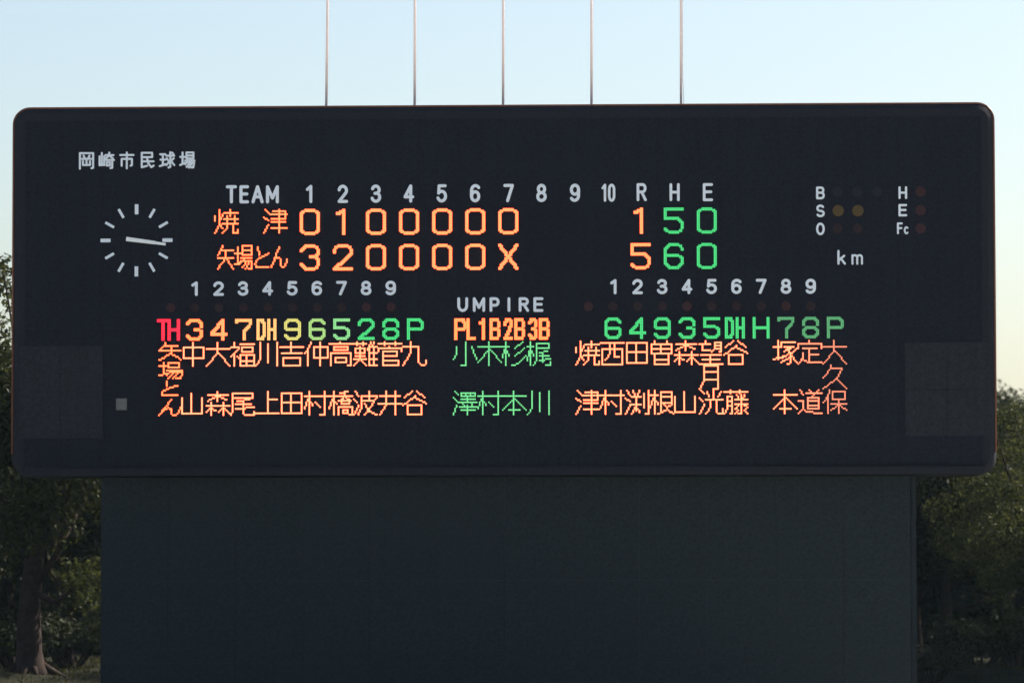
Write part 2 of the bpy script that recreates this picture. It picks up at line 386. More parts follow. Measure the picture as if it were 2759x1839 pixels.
def dots_mesh(name, cells, dp):
    vs, fs = [], []
    n = 8; r0_, r1_ = .49*dp, .40*dp; yb, ym, yt = -.001, -.55*dp, -.75*dp
    cs = [(math.cos(2*math.pi*(i+.5)/n), math.sin(2*math.pi*(i+.5)/n)) for i in range(n)]
    for (cx, cy) in sorted(cells):
        X = (cx+.5)*dp; Z = -(cy+.5)*dp; b = len(vs)
        for rr, yy in ((r0_*1.08, yb), (r0_*1.08, ym), (r1_, yt)):
            vs += [(X+rr*c, yy, Z+rr*s) for c, s in cs]
        for k in range(2):
            for i in range(n):
                j = (i+1) % n; fs.append([b+k*n+i, b+(k+1)*n+i, b+(k+1)*n+j, b+k*n+j][::-1])
        fs.append([b+2*n+i for i in range(n)])
    me = bpy.data.meshes.new(name); me.from_pydata(vs, [], fs)
    bm = bmesh.new(); bm.from_mesh(me); bmesh.ops.recalc_face_normals(bm, faces=bm.faces); bm.to_mesh(me); bm.free()
    return me
YF = -.031            # front plane of the LED panels
def led(name, cells, px, py, col, label=None):
    X, Z = bp(px, py)
    me = dots_mesh(name, cells, DP)
    o = link(name, me, board, led_mat(col), (X, YF, Z+1.6))
    if label: o['label'] = label
    return o
# emitted colours (linear). The red diodes run far above the camera's range, as in the photograph.
OR = (5.2, .56, .17); ORK = (5.0, .78, .34); ORK2 = (2.6, .50, .25); ORK3 = (1.3, .36, .20)
GR = (.045, .80, .22); GRK = (.20, .92, .34); GRD = (.08, .42, .16)
YO = (2.6, .68, .20); YG = (.86, .78, .20); LG = (.44, .78, .23); LG2 = (.28, .82, .30)
RD = (2.8, .015, .075); POR = (5.4, .52, .13)

# display panels behind the lit dots (each built of 16-dot modules)
def module_grid(xa, ya, ncols, nrows, pitch_px=None):
    X, Z = bp(xa, ya)
    for j in range(nrows):
        for i in range(ncols):
            link('led_module', mod_me, board, None, (X+i*16*DP, 0, Z-(j+1)*16*DP+1.6))
g = .0018
mq = MB(); mq.box(g, 16*DP-g, YF, -.013, g, 16*DP-g); mod_me = mq.mesh('led_module'); mod_me.materials.append(M['panel'])
LX, LY = 423.6, 855.6
MX, MY = 1219.9, 853.6
RX, RY = 1549.8, 851.4
module_grid(LX, LY, 11, 4); module_grid(MX, MY, 4, 4); module_grid(RX, RY, 11, 4)
def slot(base, k, row):
    """photo position of slot k, dot row 'row' of a line-up block, computed on the board plane"""
    X, Z = bp(*base)
    return (X+k*16*DP, Z-row*DP)
def led_at(name, cells, X, Z, col, label=None):
    me = dots_mesh(name, cells, DP)
    o = link(name, me, board, led_mat(col), (X, YF, Z+1.6))
    if label: o['label'] = label
    return o
# --- left line-up
def shift(c, dx, dy): return {(x+dx, y+dy) for x, y in c}
posL = [('TH', RD), ('3', POR), ('4', OR), ('7', YO), ('DH', (1.6, .72, .22)), ('9', YG), ('6', LG), ('5', LG2), ('2', GR), ('8', GR), ('P', GR)]
def poscells(s):
    if len(s) == 1: return [thick(s, 3, 1, 9, 12)]
    if s == 'TH': return [thick('T', 0, 1, 5, 12), thick('H', 7, 1, 6, 12)]
    if s == 'DH': return [thick('D', 1, 1, 4, 12), thick('H', 8, 1, 4, 12)]
    if s == 'PL': return [thick('P', 1, 1, 6, 12), thick('L', 9, 1, 4, 12)]
    if s == '1B': return [thick('1', 0, 1, 5, 12), thick('B', 8, 1, 5, 12)]
    if s == '2B': return [thick('2', 1, 1, 4, 12), thick('B', 8, 1, 5, 12)]
    if s == '3B': return [thick('3', 1, 1, 4, 12), thick('B', 8, 1, 5, 12)]
for k, (s, col) in enumerate(posL):
    X, Z = slot((LX, LY), k, 0)
    for cells in poscells(s): led_at('led_digit' if s in '0123456789' else 'led_letter', cells, X, Z, col)
for k, (a, b) in enumerate(['中山', '大森', '福尾', '川上', '吉田', '仲村', '高橋', '難波', '菅井', '九谷'], 1):
    for chh, row in ((a, 16), (b, 48)):
        X, Z = slot((LX, LY), k, row); led_at('led_character', raster(parse(KJ[chh])), X, Z, ORK)
for i, chh in enumerate(['矢f', '場f', 'とf', 'んf']):
    X, Z = slot((LX, LY), 0, 16+12*i); led_at('led_character', shift(raster(parse(KJ[chh])), 1, 0), X, Z, OR)
# --- umpires
for k, s in enumerate(['PL', '1B', '2B', '3B']):
    X, Z = slot((MX, MY), k, 0)
    for cells in poscells(s): led_at('led_letter', cells, X, Z, POR)
for k, (a, b) in enumerate(['小澤', '木村', '杉本', '梶川']):
    for chh, row in ((a, 16), (b, 48)):
        X, Z = slot((MX, MY), k, row); led_at('led_character', raster(parse(KJ[chh])), X, Z, GRK)
# --- right line-up
posR = [None, '6', '4', '9', '3', '5', 'DH', 'H', '7', '8', 'P']
for k, s in enumerate(posR):
    if s:
        X, Z = slot((RX, RY), k, 0)
        for cells in poscells(s): led_at('led_digit' if s in '0123456789' else 'led_letter', cells, X, Z, GR if k < 8 else GRD)
for k, t in enumerate(['焼 津', '西 村', '田 渕', '曽 根', '森 山', '望月洸', '谷 藤', '   ', '塚 本', '定 道', '大久保']):
    for i, chh in enumerate(t):
        if chh != ' ':
            X, Z = slot((RX, RY), k, 16+16*i)
            led_at('led_character', raster(parse(KJ[chh])), X, Z, ORK if k < 8 else (ORK if k == 8 else (ORK2 if k == 9 else ORK3)))
# --- line score
TX, TY1, TY2 = 577.5, 564.0, 660.5
for ty in (TY1, TY2):
    X, Z = bp(TX, ty)
    for i in range(3):
        link('led_module', mod_me, board, None, (X+i*16*DP, 0, Z-16.5*DP+1.6))
X, Z = bp(TX, TY1); led_at('led_character', raster(parse(KJ['焼'])), X, Z, OR)
led_at('led_character', raster(parse(KJ['津'])), X+32*DP, Z, OR)
X, Z = bp(TX, TY2)
for i, (chh, dx) in enumerate((('矢n', 2), ('場n', 13), ('とn', 26), ('んn', 37))):
    led_at('led_character', raster(parse(KJ[chh])), X+dx*DP, Z, OR)
innx = [835.2+89.08*i for i in range(13)]
scq = MB(); scq.box(g, 18*DP-g, YF, -.013, g, 19*DP-g); sc_me = scq.mesh('score_module'); sc_me.materials.append(M['panel'])
r1 = '0100000   150'; r2 = '320000X   560'
for i in range(13):
    for row, (s, yt) in enumerate(((r1, 563.3), (r2, 658.8))):
        yy = yt - (i/12.0)*4.2
        X, Z = bp(innx[i], yy)
        link('score_module', sc_me, board, None, (X-9*DP, 0, Z-18*DP+1.6))
        if s[i] != ' ':
            col = OR if i < 11 else GR
            led_at('led_digit', thick(s[i], 0, 0, 11, 15), X-6.5*DP, Z, col)

# ------------------------------------------------------------------ painted letters (rounded gothic strokes, raised)
def arc(cx, cy, rx, ry, a0, a1, n=14):
    return [(cx+rx*math.cos(R(a0+(a1-a0)*i/n)), cy+ry*math.sin(R(a0+(a1-a0)*i/n))) for i in range(n+1)]
GL = {   # unit box, y up
'0': [[(0,.7)]+arc(.5,.7,.5,.3,180,0)+arc(.5,.3,.5,.3,0,-180)+[(0,.7)]],
'1': [[(.35,.80),(.8,1),(.8,0)]],
'2': [arc(.5,.72,.48,.28,172,-35)+[(.02,0),(1,0)]],
'3': [arc(.47,.76,.44,.24,165,-90), [(.36,.52)]+arc(.48,.27,.5,.27,85,-165)],
'4': [[(.74,0),(.74,1),(0,.28),(1,.28)]],
'5': [[(.92,1),(.14,1),(.07,.52)]+arc(.46,.32,.52,.32,125,-158)],
'6': [arc(.5,.3,.48,.3,0,360), arc(.55,.66,.53,.34,38,180)+[(.02,.3)]],
'7': [[(0,1),(1,1),(.36,0)]],
'8': [arc(.5,.755,.42,.245,0,360), arc(.5,.26,.5,.26,0,360)],
'9': [arc(.5,.7,.48,.3,0,360), arc(.45,.34,.53,.34,218,360)+[(.98,.7)]],
'T': [[(0,1),(1,1)], [(.5,1),(.5,0)]],
'E': [[(1,1),(0,1),(0,0),(1,0)], [(0,.52),(.9,.52)]],
'A': [[(0,0),(.5,1),(1,0)], [(.2,.33),(.8,.33)]],
'M': [[(0,0),(0,1),(.5,.25),(1,1),(1,0)]],
'R': [[(0,0),(0,1)]+arc(.6,.76,.36,.24,90,-90)+[(0,.52)], [(.5,.5),(1,0)]],
'H': [[(0,0),(0,1)], [(1,0),(1,1)], [(0,.5),(1,.5)]],
'U': [[(0,1)]+arc(.5,.4,.5,.4,180,360)+[(1,1)]],
'P': [[(0,0),(0,1)]+arc(.6,.72,.4,.28,90,-90)+[(0,.44)]],
'I': [[(.5,0),(.5,1)]],
'B': [[(0,0),(0,1)]+arc(.6,.76,.34,.24,90,-90)+[(0,.52)], [(.6,.52)]+arc(.62,.26,.38,.26,90,-90)+[(0,0)]],
'S': [arc(.5,.75,.46,.25,30,270)+arc(.5,.25,.5,.25,90,-150)],
'O': [arc(.5,.5,.5,.5,0,360,24)],
'F': [[(.9,1),(0,1),(0,0)], [(0,.52),(.8,.52)]],
'c': [arc(.5,.5,.5,.5,50,310)],
'k': [[(0,0),(0,1)], [(.9,.62),(0,.25)], [(.35,.42),(1,0)]],
'm': [[(0,0),(0,1)], [(0,.7)]+arc(.25,.72,.25,.28,180,0)+[(.5,0)], [(.5,.7)]+arc(.75,.72,.25,.28,180,0)+[(1,0)]],
}
BK = {   # 100 grid, y down
'岡': "5,100 5,5 95,5 95,95 84,98;30,20 37,33;70,20 63,33;18,40 82,40;50,40 50,78;26,54 26,78 74,78 74,54",
'崎': "17,5 17,80;2,25 2,80 33,76;33,25 33,80;42,18 96,18;68,2 64,22 44,38;72,24 92,38;38,48 100,48;50,62 72,62 72,82 50,82 50,62;88,48 88,96 76,98",
'市': "50,2 50,100;5,18 95,18;15,84 15,42 85,42 85,80 76,84",
'民': "15,5 85,5 85,32 15,32;15,5 15,94 52,85;15,58 95,58;50,32 58,68 80,94 96,84",
'球': "3,15 38,15;5,48 38,48;21,15 21,80;0,88 40,76;45,24 98,24;72,2 72,92 60,97;84,5 93,14;48,40 58,54;44,82 65,62;95,40 78,55;76,54 99,82",
'場': "2,32 34,32;18,5 18,75;2,82 36,68;45,5 92,5 92,42 45,42 45,5;45,24 92,24;36,55 100,55;52,55 36,78;50,67 97,67 91,97 78,97;68,68 46,94;84,68 62,98",
}
def soften(P, rad):
    """round the inner corners of a polyline"""
    if len(P) < 3: return P
    out = [P[0]]
    for a, b, c in zip(P[:-2], P[1:-1], P[2:]):
        A, B, Cc = Vector(a), Vector(b), Vector(c); u = A-B; v_ = Cc-B
        if u.length < 1e-6 or v_.length < 1e-6: continue
        if u.angle(v_) > R(155): out.append(b); continue
        t = min(rad, u.length*.45, v_.length*.45)
        p0 = B+u.normalized()*t; p2 = B+v_.normalized()*t
        for i in range(5):
            s = i/4; q = p0*(1-s)**2+B*2*s*(1-s)+p2*s*s; out.append((q.x, q.y))
    out.append(P[-1])
    return out
def ribbon(mb, P, t, y0, y1):
    Q = [P[0]]
    for p in P[1:]:
        if (Vector(p)-Vector(Q[-1])).length > 1e-4: Q.append(p)
    n = len(Q)
    if n < 2: return
    closed = (Vector(Q[0])-Vector(Q[-1])).length < 1e-4
    L, Rr = [], []
    for i in range(n):
        a = Vector(Q[i-1]) if i > 0 else (Vector(Q[n-2]) if closed else Vector(Q[0]))
        c = Vector(Q[i+1]) if i < n-1 else (Vector(Q[1]) if closed else Vector(Q[-1]))
        b = Vector(Q[i]); d1 = (b-a); d2 = (c-b)
        d1 = d1.normalized() if d1.length > 1e-7 else d2.normalized(); d2 = d2.normalized() if d2.length > 1e-7 else d1
        n1 = Vector((-d1.y, d1.x)); n2 = Vector((-d2.y, d2.x)); nn = (n1+n2)
        nn = nn.normalized() if nn.length > .1 else n1
        k = min(1/max(nn.dot(n1), .5), 1.6)
        L.append(b+nn*t/2*k); Rr.append(b-nn*t/2*k)
    def cap(c, d, m=6):
        a0 = math.atan2(d.y, d.x)
        return [c+Vector((math.cos(a0+math.pi/2-math.pi*i/m), math.sin(a0+math.pi/2-math.pi*i/m)))*t/2 for i in range(1, m)]
    def pt(p, y): mb.v.append((p.x, y, p.y)); return len(mb.v)-1
    lf = [pt(p, y0) for p in L]; rf = [pt(p, y0) for p in Rr]; lb = [pt(p, y1) for p in L]; rb = [pt(p, y1) for p in Rr]
    for i in range(n-1):
        mb.f.append([lf[i], rf[i], rf[i+1], lf[i+1]]); mb.f.append([lf[i], lf[i+1], lb[i+1], lb[i]]); mb.f.append([rf[i+1], rf[i], rb[i], rb[i+1]])
    if not closed:
        for end in (0, 1):
            if end: d = (Vector(Q[-1])-Vector(Q[-2])).normalized(); c = Vector(Q[-1]); A = lf[-1]; B = rf[-1]; A2 = lb[-1]; B2 = rb[-1]
            else: d = (Vector(Q[0])-Vector(Q[1])).normalized(); c = Vector(Q[0]); A = rf[0]; B = lf[0]; A2 = rb[0]; B2 = lb[0]
            K = cap(c, d); kf = [pt(p, y0) for p in K]; kb = [pt(p, y1) for p in K]
            mb.f.append([A]+kf+[B])
            seqf = [A]+kf+[B]; seqb = [A2]+kb+[B2]
            for i in range(len(seqf)-1): mb.f.append([seqf[i], seqf[i+1], seqb[i+1], seqb[i]])
def glyph(name, strokes, px0, py0, px1, py1, tpx, ydown=False, soft=.35, m='white', parent=None):
    """strokes fill the photo rectangle (outer size, stroke thickness included)"""
    X0, Z1 = bp(px0, py0); X1, Z0 = bp(px1, py1); t = tpx*MPP
    X0 += t/2; X1 -= t/2; Z0 += t/2; Z1 -= t/2; mb = MB()
    ox, oz = (X0+X1)/2, Z0-t/2
    def pieces(st):
        out, cur = [], [st[0]]
        for a, b, c in zip(st[:-2], st[1:-1], st[2:]):
            cur.append(b)
            u = Vector(((b[0]-a[0])*(X1-X0), (b[1]-a[1])*(Z1-Z0))); v_ = Vector(((c[0]-b[0])*(X1-X0), (c[1]-b[1])*(Z1-Z0)))
            if u.length > 1e-6 and v_.length > 1e-6 and u.angle(v_) > R(40): out.append(cur); cur = [b]
        out.append(cur+[st[-1]])
        return out
    strokes = [p for st in strokes for p in (pieces(st) if len(st) > 2 else [st])]
    for k, st in enumerate(strokes):
        P = [((X0+(X1-X0)*a)-ox, (Z1-(Z1-Z0)*b if ydown else Z0+(Z1-Z0)*b)-oz) for a, b in st]
        ribbon(mb, P, t, -.026-.0009*k, 0)
    me = bpy.data.meshes.new(name); me.from_pydata(mb.v, [], mb.f)
    return link(name, me, board, M[m], (ox, -.0135, oz+1.6))
def txt(ch, cx, y0, y1, wpx, t, soft=.35):
    glyph('painted_letter' if not ch.isdigit() else 'painted_digit', GL[ch], cx-wpx/2, y0, cx+wpx/2, y1, t, soft=soft)
# header
for ch, a, b in (('T', 609, 638.5), ('E', 645.5, 671), ('A', 678, 710.5), ('M', 717, 751.5)): txt(ch, (a+b)/2, 499.5, 548, b-a, 8.2)
hx = [831.5, 923.8, 1013.3, 1101.8, 1190.8, 1280.3, 1370.5, 1459, 1549.2]
for i, x in enumerate(hx): txt(str(i+1), x, 498.6-i*.42, 547.2-i*.42, 28.5, 8)
txt('1', 1626, 495.5, 543.5, 20, 6.5); txt('0', 1648, 495.5, 543.5, 20, 6.8)
for ch, x in (('R', 1729), ('H', 1817.6), ('E', 1907.3)): txt(ch, x, 494, 542, 27.5, 7.2)
for i in range(9):
    txt(str(i+1), 522.8+66.25*i, 758.3-i*.25, 797-i*.25, 29, 7.6)
    txt(str(i+1), 1651+66.65*i, 752-i*.15, 792.5-i*.15, 29, 7.6)
for ch, x, wd in (('U', 1246.8, 29), ('M', 1290.7, 33), ('P', 1332.6, 27), ('I', 1371.3, 7.5), ('R', 1411.6, 28), ('E', 1450.7, 27)):
    txt(ch, x, 800.8, 839.8, wd, 7.4)
for ch, x, a, b in (('B', 2210.4, 503, 537), ('S', 2210.4, 551.5, 585), ('O', 2210.4, 600, 633.5), ('H', 2432.3, 502.5, 536), ('E', 2432.3, 550, 583)):
    txt(ch, x, a, b, 23.5, 5.8)
txt('F', 2425, 599.5, 631, 17, 5.2); txt('c', 2442, 610, 631, 14, 4.6)
txt('k', 2267.5, 673.5, 713, 23, 5.6); txt('m', 2309.5, 685, 713, 31, 5.2)
for i, ch in enumerate('岡崎市民球場'):
    x = 211.3+54.25*i
    o = glyph('painted_letter', [[(a/100, b/100) for a, b in st] for st in parse(BK[ch])], x, 408.5-i*.35, x+44.5, 457-i*.35, 5.2, ydown=True, soft=.2)

# ------------------------------------------------------------------ lamps
def lamp(px, py, rpx, m, lab=None):
    X, Z = bp(px, py); r = rpx*MPP
    q = MB(); n = 24; b = 0
    # bezel ring
    for rr, y in ((r*1.18, -.0135), (r*1.18, -.024), (r*1.02, -.024), (r*1.02, -.0135)):
        for i in range(n):
            a = 2*math.pi*i/n; q.v.append((rr*math.cos(a), y, rr*math.sin(a)))
    for k in range(3):
        for i in range(n):
            j = (i+1) % n; q.f.append([k*n+i, k*n+j, (k+1)*n+j, (k+1)*n+i])
    bz = q.build('lamp', M['face'], board, (X, 0, Z+1.6))
    ln = MB(); ln.disc(0, 0, r, -.018, -.0135, 20, .012)
    lo = ln.build('lens', m, bz)
    # diode cluster inside the lens front
    d = MB()
    for ring, cnt in ((.0, 1), (.36, 6), (.68, 12)):
        for i in range(cnt):
            a = 2*math.pi*i/cnt+ring; d.disc(r*ring*math.cos(a), r*ring*math.sin(a), r*.11, -.034, -.0185, 6)
    do = d.build('diode_cluster', m, bz)
    if lab: bz['label'] = lab
for i in range(10):
    lamp(460.5 if i == 0 else 524+66.2*(i-1), 828.5-i*.2, 12.5, M['lamp_red'] if i in (0, 8, 9) else M['lamp_red2'])
    lamp(1585.5 if i == 0 else 1651.5+66.6*(i-1), 825-i*.1, 13, M['lamp_red'] if i in (0, 4, 8) else M['lamp_red2'])
for px, m in ((2257, 'lamp_dark'), (2309, 'lamp_dark'), (2363, 'lamp_dark')): lamp(px, 517, 14, M[m], 'unlit dark ball lamp')
for px in (2258.5, 2311.5): lamp(px, 567.5, 15.5, M['lamp_amber'], 'amber strike lamp')
for px in (2257, 2311): lamp(px, 616, 13, M['lamp_red2'], 'dull red out lamp')
for py, m in ((516, 'lamp_red'), (566.5, 'lamp_red'), (615, 'lamp_red')): lamp(2480.5, py, 14, M[m])

# ------------------------------------------------------------------ clock
X, Z = bp(368.1, 647.5)
clock = MB(); clock.disc(0, 0, 108*MPP, -.016, -.0135, 72)
clk = clock.build('clock', M['face'], board, (X, 0, Z+1.6)); clk['label'] = 'wall clock without numerals, both hands pointing just past three'
for k in range(12):
    a = R(90-30*k); big = (k % 3 == 0)
    q = MB(); ww = (9.6 if big else 7.0)*MPP/2; q.box(70.5*MPP, 97.5*MPP, -.034, -.0165, -ww, ww)
    o = q.build('hour_mark', M['white'], clk); o.rotation_euler = (0, -a, 0)
def hand(name, L0, L1, w0, w1, y, ang):
    q = MB(); s = MPP
    q.v = [(-L0*s, y0_, -w0*s/2) for y0_ in (y, y+.012)] + [(-L0*s, y0_, w0*s/2) for y0_ in (y, y+.012)] + \
          [(L1*s, y0_, -w1*s/2) for y0_ in (y, y+.012)] + [(L1*s, y0_, w1*s/2) for y0_ in (y, y+.012)]
    q.f = [[0,2,6,4],[1,5,7,3],[0,1,3,2],[4,6,7,5],[0,4,5,1],[2,3,7,6]]
    o = q.build(name, M['hand'], clk); o.rotation_euler = (0, R(ang), 0)
hand('hour_hand', 27, 52, 11.5, 9, -.062, 7.6)
hand('minute_hand', 27.5, 80.5, 10.5, 6.5, -.088, 8.2)
hb = MB(); hb.disc(0, 0, 4*MPP, -.095, -.016, 16); hb.build('hub', M['hand'], clk)

# ------------------------------------------------------------------ flagpoles on the roof of the board
FP = [(878.8, 'leftmost of the five thin flagpoles above the scoreboard'), (1117, 'second flagpole from the left, rising above the scoreboard'),
      (1355.2, 'middle one of the five flagpoles above the scoreboard'), (1593.4, 'second flagpole from the right, rising above the scoreboard'),
      (1834.8, 'rightmost thin flagpole, its halyard hanging slack near the foot')]
YP = 1.1
for i, (px, lab) in enumerate(FP):
    X, _ = bp(px, 280, YP); zt = ZB+HZ
    fp = empty('flagpole', (X, YP, zt)); tag(fp, lab, 'flagpole', 'thin flagpoles on top of the scoreboard')
    lean = .012 if i == 0 else .003
    q = MB(); q.tube([(0, 0, 0), (lean*4, 0, 4), (lean*8, 0, 8.5)], [.031, .028, .024], 14); q.build('pole', M['pole'], fp, smooth=True)
    q = MB(); q.tube([(0, 0, 0), (0, 0, .04)], [.10, .09], 16); q.build('base_plate', M['trim'], fp)
    q = MB(); q.tube([(lean*8, 0, 8.5), (lean*8, 0, 8.54), (lean*8, 0, 8.6), (lean*8, 0, 8.64)], [.02, .055, .055, .01], 12); q.build('finial', M['pole'], fp, smooth=True)
    q = MB()
    if i == 4: pts = [(.04, -.01, .02), (.066, 0, .10), (.070, 0, .22), (.058, 0, .38), (.060, 0, .48), (.050, 0, .62), (.043, 0, .9), (.040, 0, 4), (.03, 0, 8.4)]
    else: pts = [(.036, -.012, .15), (.037+lean*4, -.012, 4), (.03+lean*8, -.012, 8.4)]
    q.tube(pts, [.009 if i == 4 else .003]*len(pts), 6); q.build('halyard', M['pole'], fp)

# ------------------------------------------------------------------ trees
def leaves_mesh(name, clumps, per, size, m, squash=.75, fill=.35):
    """leaf faces scattered through the shells of many clumps"""
    Vs = []
    for (cx, cy, cz, r) in clumps:
        n = max(int(per*r*r), 20)
        d = rng.normal(size=(n, 3)); d /= np.linalg.norm(d, axis=1)[:, None]
        rad = r*np.where(rng.random(n) < fill, rng.random(n)**.5, 1-.22*rng.random(n)**2+.08*rng.normal(size=n))
        c = np.array([cx, cy, cz])+d*rad[:, None]*np.array([1, 1, squash])
        nrm = d*1.0+rng.normal(size=(n, 3))*.38+np.array([0, 0, .35]); nrm /= np.linalg.norm(nrm, axis=1)[:, None]
        a = np.cross(nrm, rng.normal(size=(n, 3))); a /= np.linalg.norm(a, axis=1)[:, None]; b = np.cross(nrm, a)
        s = size*(.6+.8*rng.random(n))[:, None]
        q = np.stack([c-a*s*.5, c+b*s*.27+a*s*.05, c+a*s*.55-nrm*s*.10, c-b*s*.27+a*s*.05], 1)
        Vs.append(q)
    V = np.concatenate(Vs).reshape(-1, 3); nq = len(V)//4
    me = bpy.data.meshes.new(name); me.vertices.add(len(V)); me.vertices.foreach_set('co', V.ravel())
    me.loops.add(nq*4); me.loops.foreach_set('vertex_index', np.arange(nq*4))
    me.polygons.add(nq); me.polygons.foreach_set('loop_start', np.arange(0, nq*4, 4))
    me.update(calc_edges=True); me.materials.append(m)
    return me
def crown_clumps(h, w, z0, n, rmin, rmax, seed):
    rr = random.Random(seed); out = []
    zc = (h+z0)/2; hz = (h-z0)/2
    for i in range(n):
        th = rr.uniform(0, 2*math.pi); cz = rr.uniform(-1, 1); k = math.sqrt(max(0, 1-cz*cz))
        s = rr.uniform(.55, 1.0) if i % 4 else rr.uniform(.1, .5)
        r = rr.uniform(rmin, rmax)
        out.append((k*math.cos(th)*(w-r)*s, k*math.sin(th)*(w-r)*s, zc+cz*(hz-r*.7)*s, r))
    return out
def wood_mesh(name, h, tr, clumps, lean, seed, z0):
    rr = random.Random(seed); q = MB()
    top = h*.62
    P = []; Rd = []
    for k in range(9):
        t = k/8; P.append((lean[0]*t*t*1.5+.12*math.sin(4*t+seed), lean[1]*t+.10*math.cos(3*t+seed), t*top-.25))
        Rd.append(tr*(1.55 if k == 0 else 1)*(1-.72*t)+.02)
    P.insert(1, (P[0][0]*.9+P[1][0]*.1, P[0][1]*.9+P[1][1]*.1, .15)); Rd.insert(1, tr*1.12)
    q.tube(P, Rd, 14)
    for c in clumps[::max(1, len(clumps)//22)]:
        k = rr.randint(4, 8); a = Vector(P[k]); e = Vector(c[:3])
        m1 = a.lerp(e, .45)+Vector((rr.uniform(-.3, .3), rr.uniform(-.3, .3), rr.uniform(-.5, -.1)))
        r_ = Rd[k]*.45
        q.tube([a, m1, e], [r_, r_*.6, .02], 7)
    # root flare
    for i in range(6):
        a = 2*math.pi*i/6+rr.uniform(-.3, .3); L = rr.uniform(.5, 1.1)*tr*3.2
        q.tube([(P[0][0], P[0][1], .35), (P[0][0]+L*.45*math.cos(a), P[0][1]+L*.45*math.sin(a), .08), (P[0][0]+L*math.cos(a), P[0][1]+L*math.sin(a), -.2)], [tr*.5, tr*.33, tr*.1], 7)
    return q.mesh(name, True)
protos = {}
def proto(key, h, w, z0, tr, n, rmin, rmax, per, size, lm, lean, seed, extra=()):
    cl = crown_clumps(h, w, z0, n, rmin, rmax, seed)+list(extra)
    protos[key] = (wood_mesh('trunk', h, tr, cl, lean, seed, z0), leaves_mesh('crown', cl, per, size, lm))
def tree(key, x, y, rot, sc, label, name='broadleaf_tree', group='trees behind the scoreboard'):
    r = empty(name, (x, y, gz(x, y))); r.rotation_euler.z = rot; r.scale = (sc, sc, sc)
    tag(r, label, 'tree', group)
    t_, c_ = protos[key]
    link('trunk', t_, r, M['bark']); link('crown', c_, r)
    return r
def wx(px, Y):           # world x seen at a photo column, at depth Y
    d = fw*FPX + rt*(px-1379.5) - up*(1500-919.5)
    return CAMX + d.x*(Y-CAMY)/d.y
def wz(py, Y):
    d = fw*FPX - up*(py-919.5)
    return CAMZ + d.z*(Y-CAMY)/d.y
# clumps given in photo px -> local offsets for the big left tree
LTX, LTY = wx(84, 11), 11.0
gl = gz(LTX, LTY)
def loc(px, py, dy, r): return (wx(px, LTY)-LTX, dy, wz(py, LTY)-gl, r)
ex = [loc(235, 1560, -.6, .55), loc(255, 1590, -.3, .5), loc(200, 1575, .2, .5), loc(170, 1530, .3, .5), loc(262, 1530, 0, .5), loc(230, 1620, .2, .42), loc(190, 1625, -.3, .35),
      loc(110, 1375, -.8, .6), loc(60, 1400, -1, .6), loc(4, 712, 0, .5), loc(-60, 740, .4, .9), loc(10, 790, .5, .7)]
proto('big', 10.4, 5.2, 2.6, .36, 66, .7, 1.35, 520, .15, M['leafA'], (.5, .2), 3, ex)
RTX, RTY = wx(2905, 13), 13.0
def loc2(px, py, dy, r): return (wx(px, RTY)-RTX, dy, wz(py, RTY)-gz(RTX, RTY), r)
ex2 = [loc2(2700, 1148, -.5, .36), loc2(2722, 1118, -.2, .40), loc2(2690, 1195, -.7, .30), loc2(2752, 1098, 0, .36), loc2(2740, 1150, -.6, .38), loc2(2672, 1130, .2, .4), loc2(2770, 1180, -.8, .4), loc2(2725, 1210, -.6, .38)]
proto('mid', 9.5, 4.4, 1.6, .24, 48, .8, 1.3, 430, .17, M['leafB'], (-.3, .3), 5)
proto('round', 7.2, 4.5, 1.2, .26, 95, .5, .85, 1150, .095, M['leafD'], (.2, -.2), 8, ex2)
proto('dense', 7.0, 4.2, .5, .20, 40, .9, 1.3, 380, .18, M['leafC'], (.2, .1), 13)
tree('big', LTX, LTY, 0, 1, 'big broadleaf tree at left edge with bare trunk standing in light')
tree('mid', wx(-150, 17), 17, 1.1, 1.08, 'tall dark tree at the far left behind the bare-trunked tree')
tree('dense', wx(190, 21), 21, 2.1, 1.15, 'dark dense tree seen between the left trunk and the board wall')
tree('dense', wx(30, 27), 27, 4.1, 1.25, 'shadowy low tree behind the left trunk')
tree('round', wx(2905, 13), 13, 0, 1.0, 'round-crowned tree at right edge with sunlit top clumps')
tree('mid', wx(2560, 19), 19, 2.2, .82, 'dark tree just behind the lower right corner of the board')
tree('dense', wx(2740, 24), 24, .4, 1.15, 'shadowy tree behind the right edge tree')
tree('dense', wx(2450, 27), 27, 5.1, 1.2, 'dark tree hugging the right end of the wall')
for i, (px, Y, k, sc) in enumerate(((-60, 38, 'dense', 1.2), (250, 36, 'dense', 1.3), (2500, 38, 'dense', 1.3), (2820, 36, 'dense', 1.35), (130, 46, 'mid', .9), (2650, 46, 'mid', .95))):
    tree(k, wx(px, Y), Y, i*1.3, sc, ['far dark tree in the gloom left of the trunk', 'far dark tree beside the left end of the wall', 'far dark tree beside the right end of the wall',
         'far dark tree at the right edge of view', 'farthest tree behind the left trunk', 'farthest tree in the gloom on the right'][i])
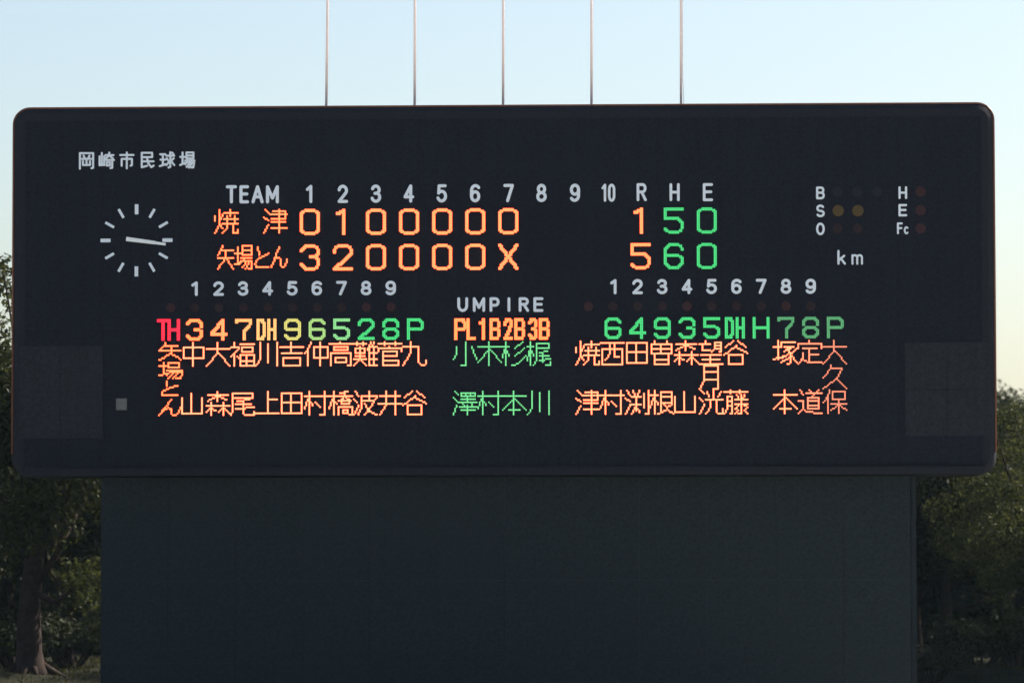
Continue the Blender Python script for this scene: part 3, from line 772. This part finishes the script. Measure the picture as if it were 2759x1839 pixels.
# shrubs
def shrub(x, y, sc, rot, label, key='shrub'):
    r = empty('shrub', (x, y, gz(x, y))); r.rotation_euler.z = rot; r.scale = (sc,)*3
    tag(r, label, 'shrub', 'shrubs under the trees')
    link('stems', protos[key][0], r, M['bark']); link('foliage', protos[key][1], r)
rs = random.Random(4)
cl = [(rs.uniform(-1, 1), rs.uniform(-.6, .6), rs.uniform(.35, 1.0), rs.uniform(.4, .65)) for _ in range(12)]
q = MB()
for c in cl: q.tube([(c[0]*.2, c[1]*.2, -.1), (c[0]*.6, c[1]*.6, c[2]*.5), c[:3]], [.03, .02, .01], 6)
protos['shrub'] = (q.mesh('stems', True), leaves_mesh('foliage', cl, 620, .12, M['leafC']))
for px, Y, sc, lab in ((2510, 8.5, .75, 'low shrub at the foot of the wall on the right'), (2640, 15, 1.1, 'shrub in shade between wall and right edge tree'), (2745, 17, 1.3, 'bushy shrub at the bottom right corner'),
                       (190, 17, 1.2, 'shrub in shade between left trunk and wall'), (40, 19, 1.5, 'bushy shrub behind the left trunk'), (-60, 16, 1.2, 'shrub at the bottom left corner')):
    shrub(wx(px, Y), Y, sc, px*.1, lab)
# unseen trees added off frame and behind the board to shade the bank
for i, (x, y, k, sc) in enumerate(((22.5, 12, 'mid', 1.15), (24, 19, 'mid', 1.3), (24, 27, 'big', 1.0), (17.4, 8.5, 'dense', .85), (-1.5, 16, 'mid', .95), (5, 18, 'mid', 1.0))):
    tree(k, x, y, i*2.1+.5, sc, ['unseen tree added for shade past the right side of the view', 'taller unseen tree added for shade past the right side, further back', 'rearmost unseen tree added for shade past the right side', 'low dense unseen tree added for shade just past the right edge', 'unseen tree added for shade behind the left half of the board', 'unseen tree added for shade behind the middle of the board'][i])
# far wood closing the view under the crowns
cl = []
for i in range(110):
    x = -42+i*.78; y = 33+rs.uniform(-1, 2); g_ = gz(x, y)
    for lv, hh in enumerate((.4, 1.4, 2.5, 3.7)):
        cl.append((x+rs.uniform(-.3, .3), y+lv*.5+rs.uniform(-.4, .4), g_+hh+rs.uniform(-.3, .3), rs.uniform(.9, 1.35)))
wm = leaves_mesh('far_wood', cl, 420, .25, M['leafC'])
tag(link('far_wood', wm), 'dark undergrowth closing the view beneath the tree crowns', 'wood', kind='stuff')
# short grass and leaf litter on the bank
N = 26000
gx = rng.uniform(-17, 17, N); gy = rng.uniform(3.0, 24, N)
Vb = []
for x, y in zip(gx, gy):
    z = gz(x, y); h = rng.uniform(.05, .16); a = rng.uniform(0, 6.28); lx, ly = rng.normal(0, .04, 2)
    dx, dy = math.cos(a)*.018, math.sin(a)*.018
    Vb += [(x-dx, y-dy, z), (x+dx, y+dy, z), (x+lx, y+ly, z+h)]
gm = bpy.data.meshes.new('grass'); gm.from_pydata(Vb, [], [[i, i+1, i+2] for i in range(0, len(Vb), 3)]); gm.materials.append(M['grass'])
tag(link('grass', gm), 'short rough grass on the bank beneath the trees', 'grass', kind='stuff')

# ------------------------------------------------------------------ thin haze volume added to lift the darks, standing in for lens veil
hm = bpy.data.materials.new('thin_haze'); hm.use_nodes = True
hn = hm.node_tree.nodes; hn.remove(hn['Principled BSDF'])
pv = hn.new('ShaderNodeVolumePrincipled'); pv.inputs['Color'].default_value = (.50, .76, 1.0, 1)
pv.inputs['Density'].default_value = .000052; pv.inputs['Anisotropy'].default_value = .2
hm.node_tree.links.new(pv.outputs[0], hn['Material Output'].inputs['Volume'])
hb_ = MB(); hb_.box(-502, 502, -402, 602, -3.2, 25.5)
tag(hb_.build('haze', hm), 'thin haze volume added to lift the darks like lens glare', 'haze', kind='stuff')
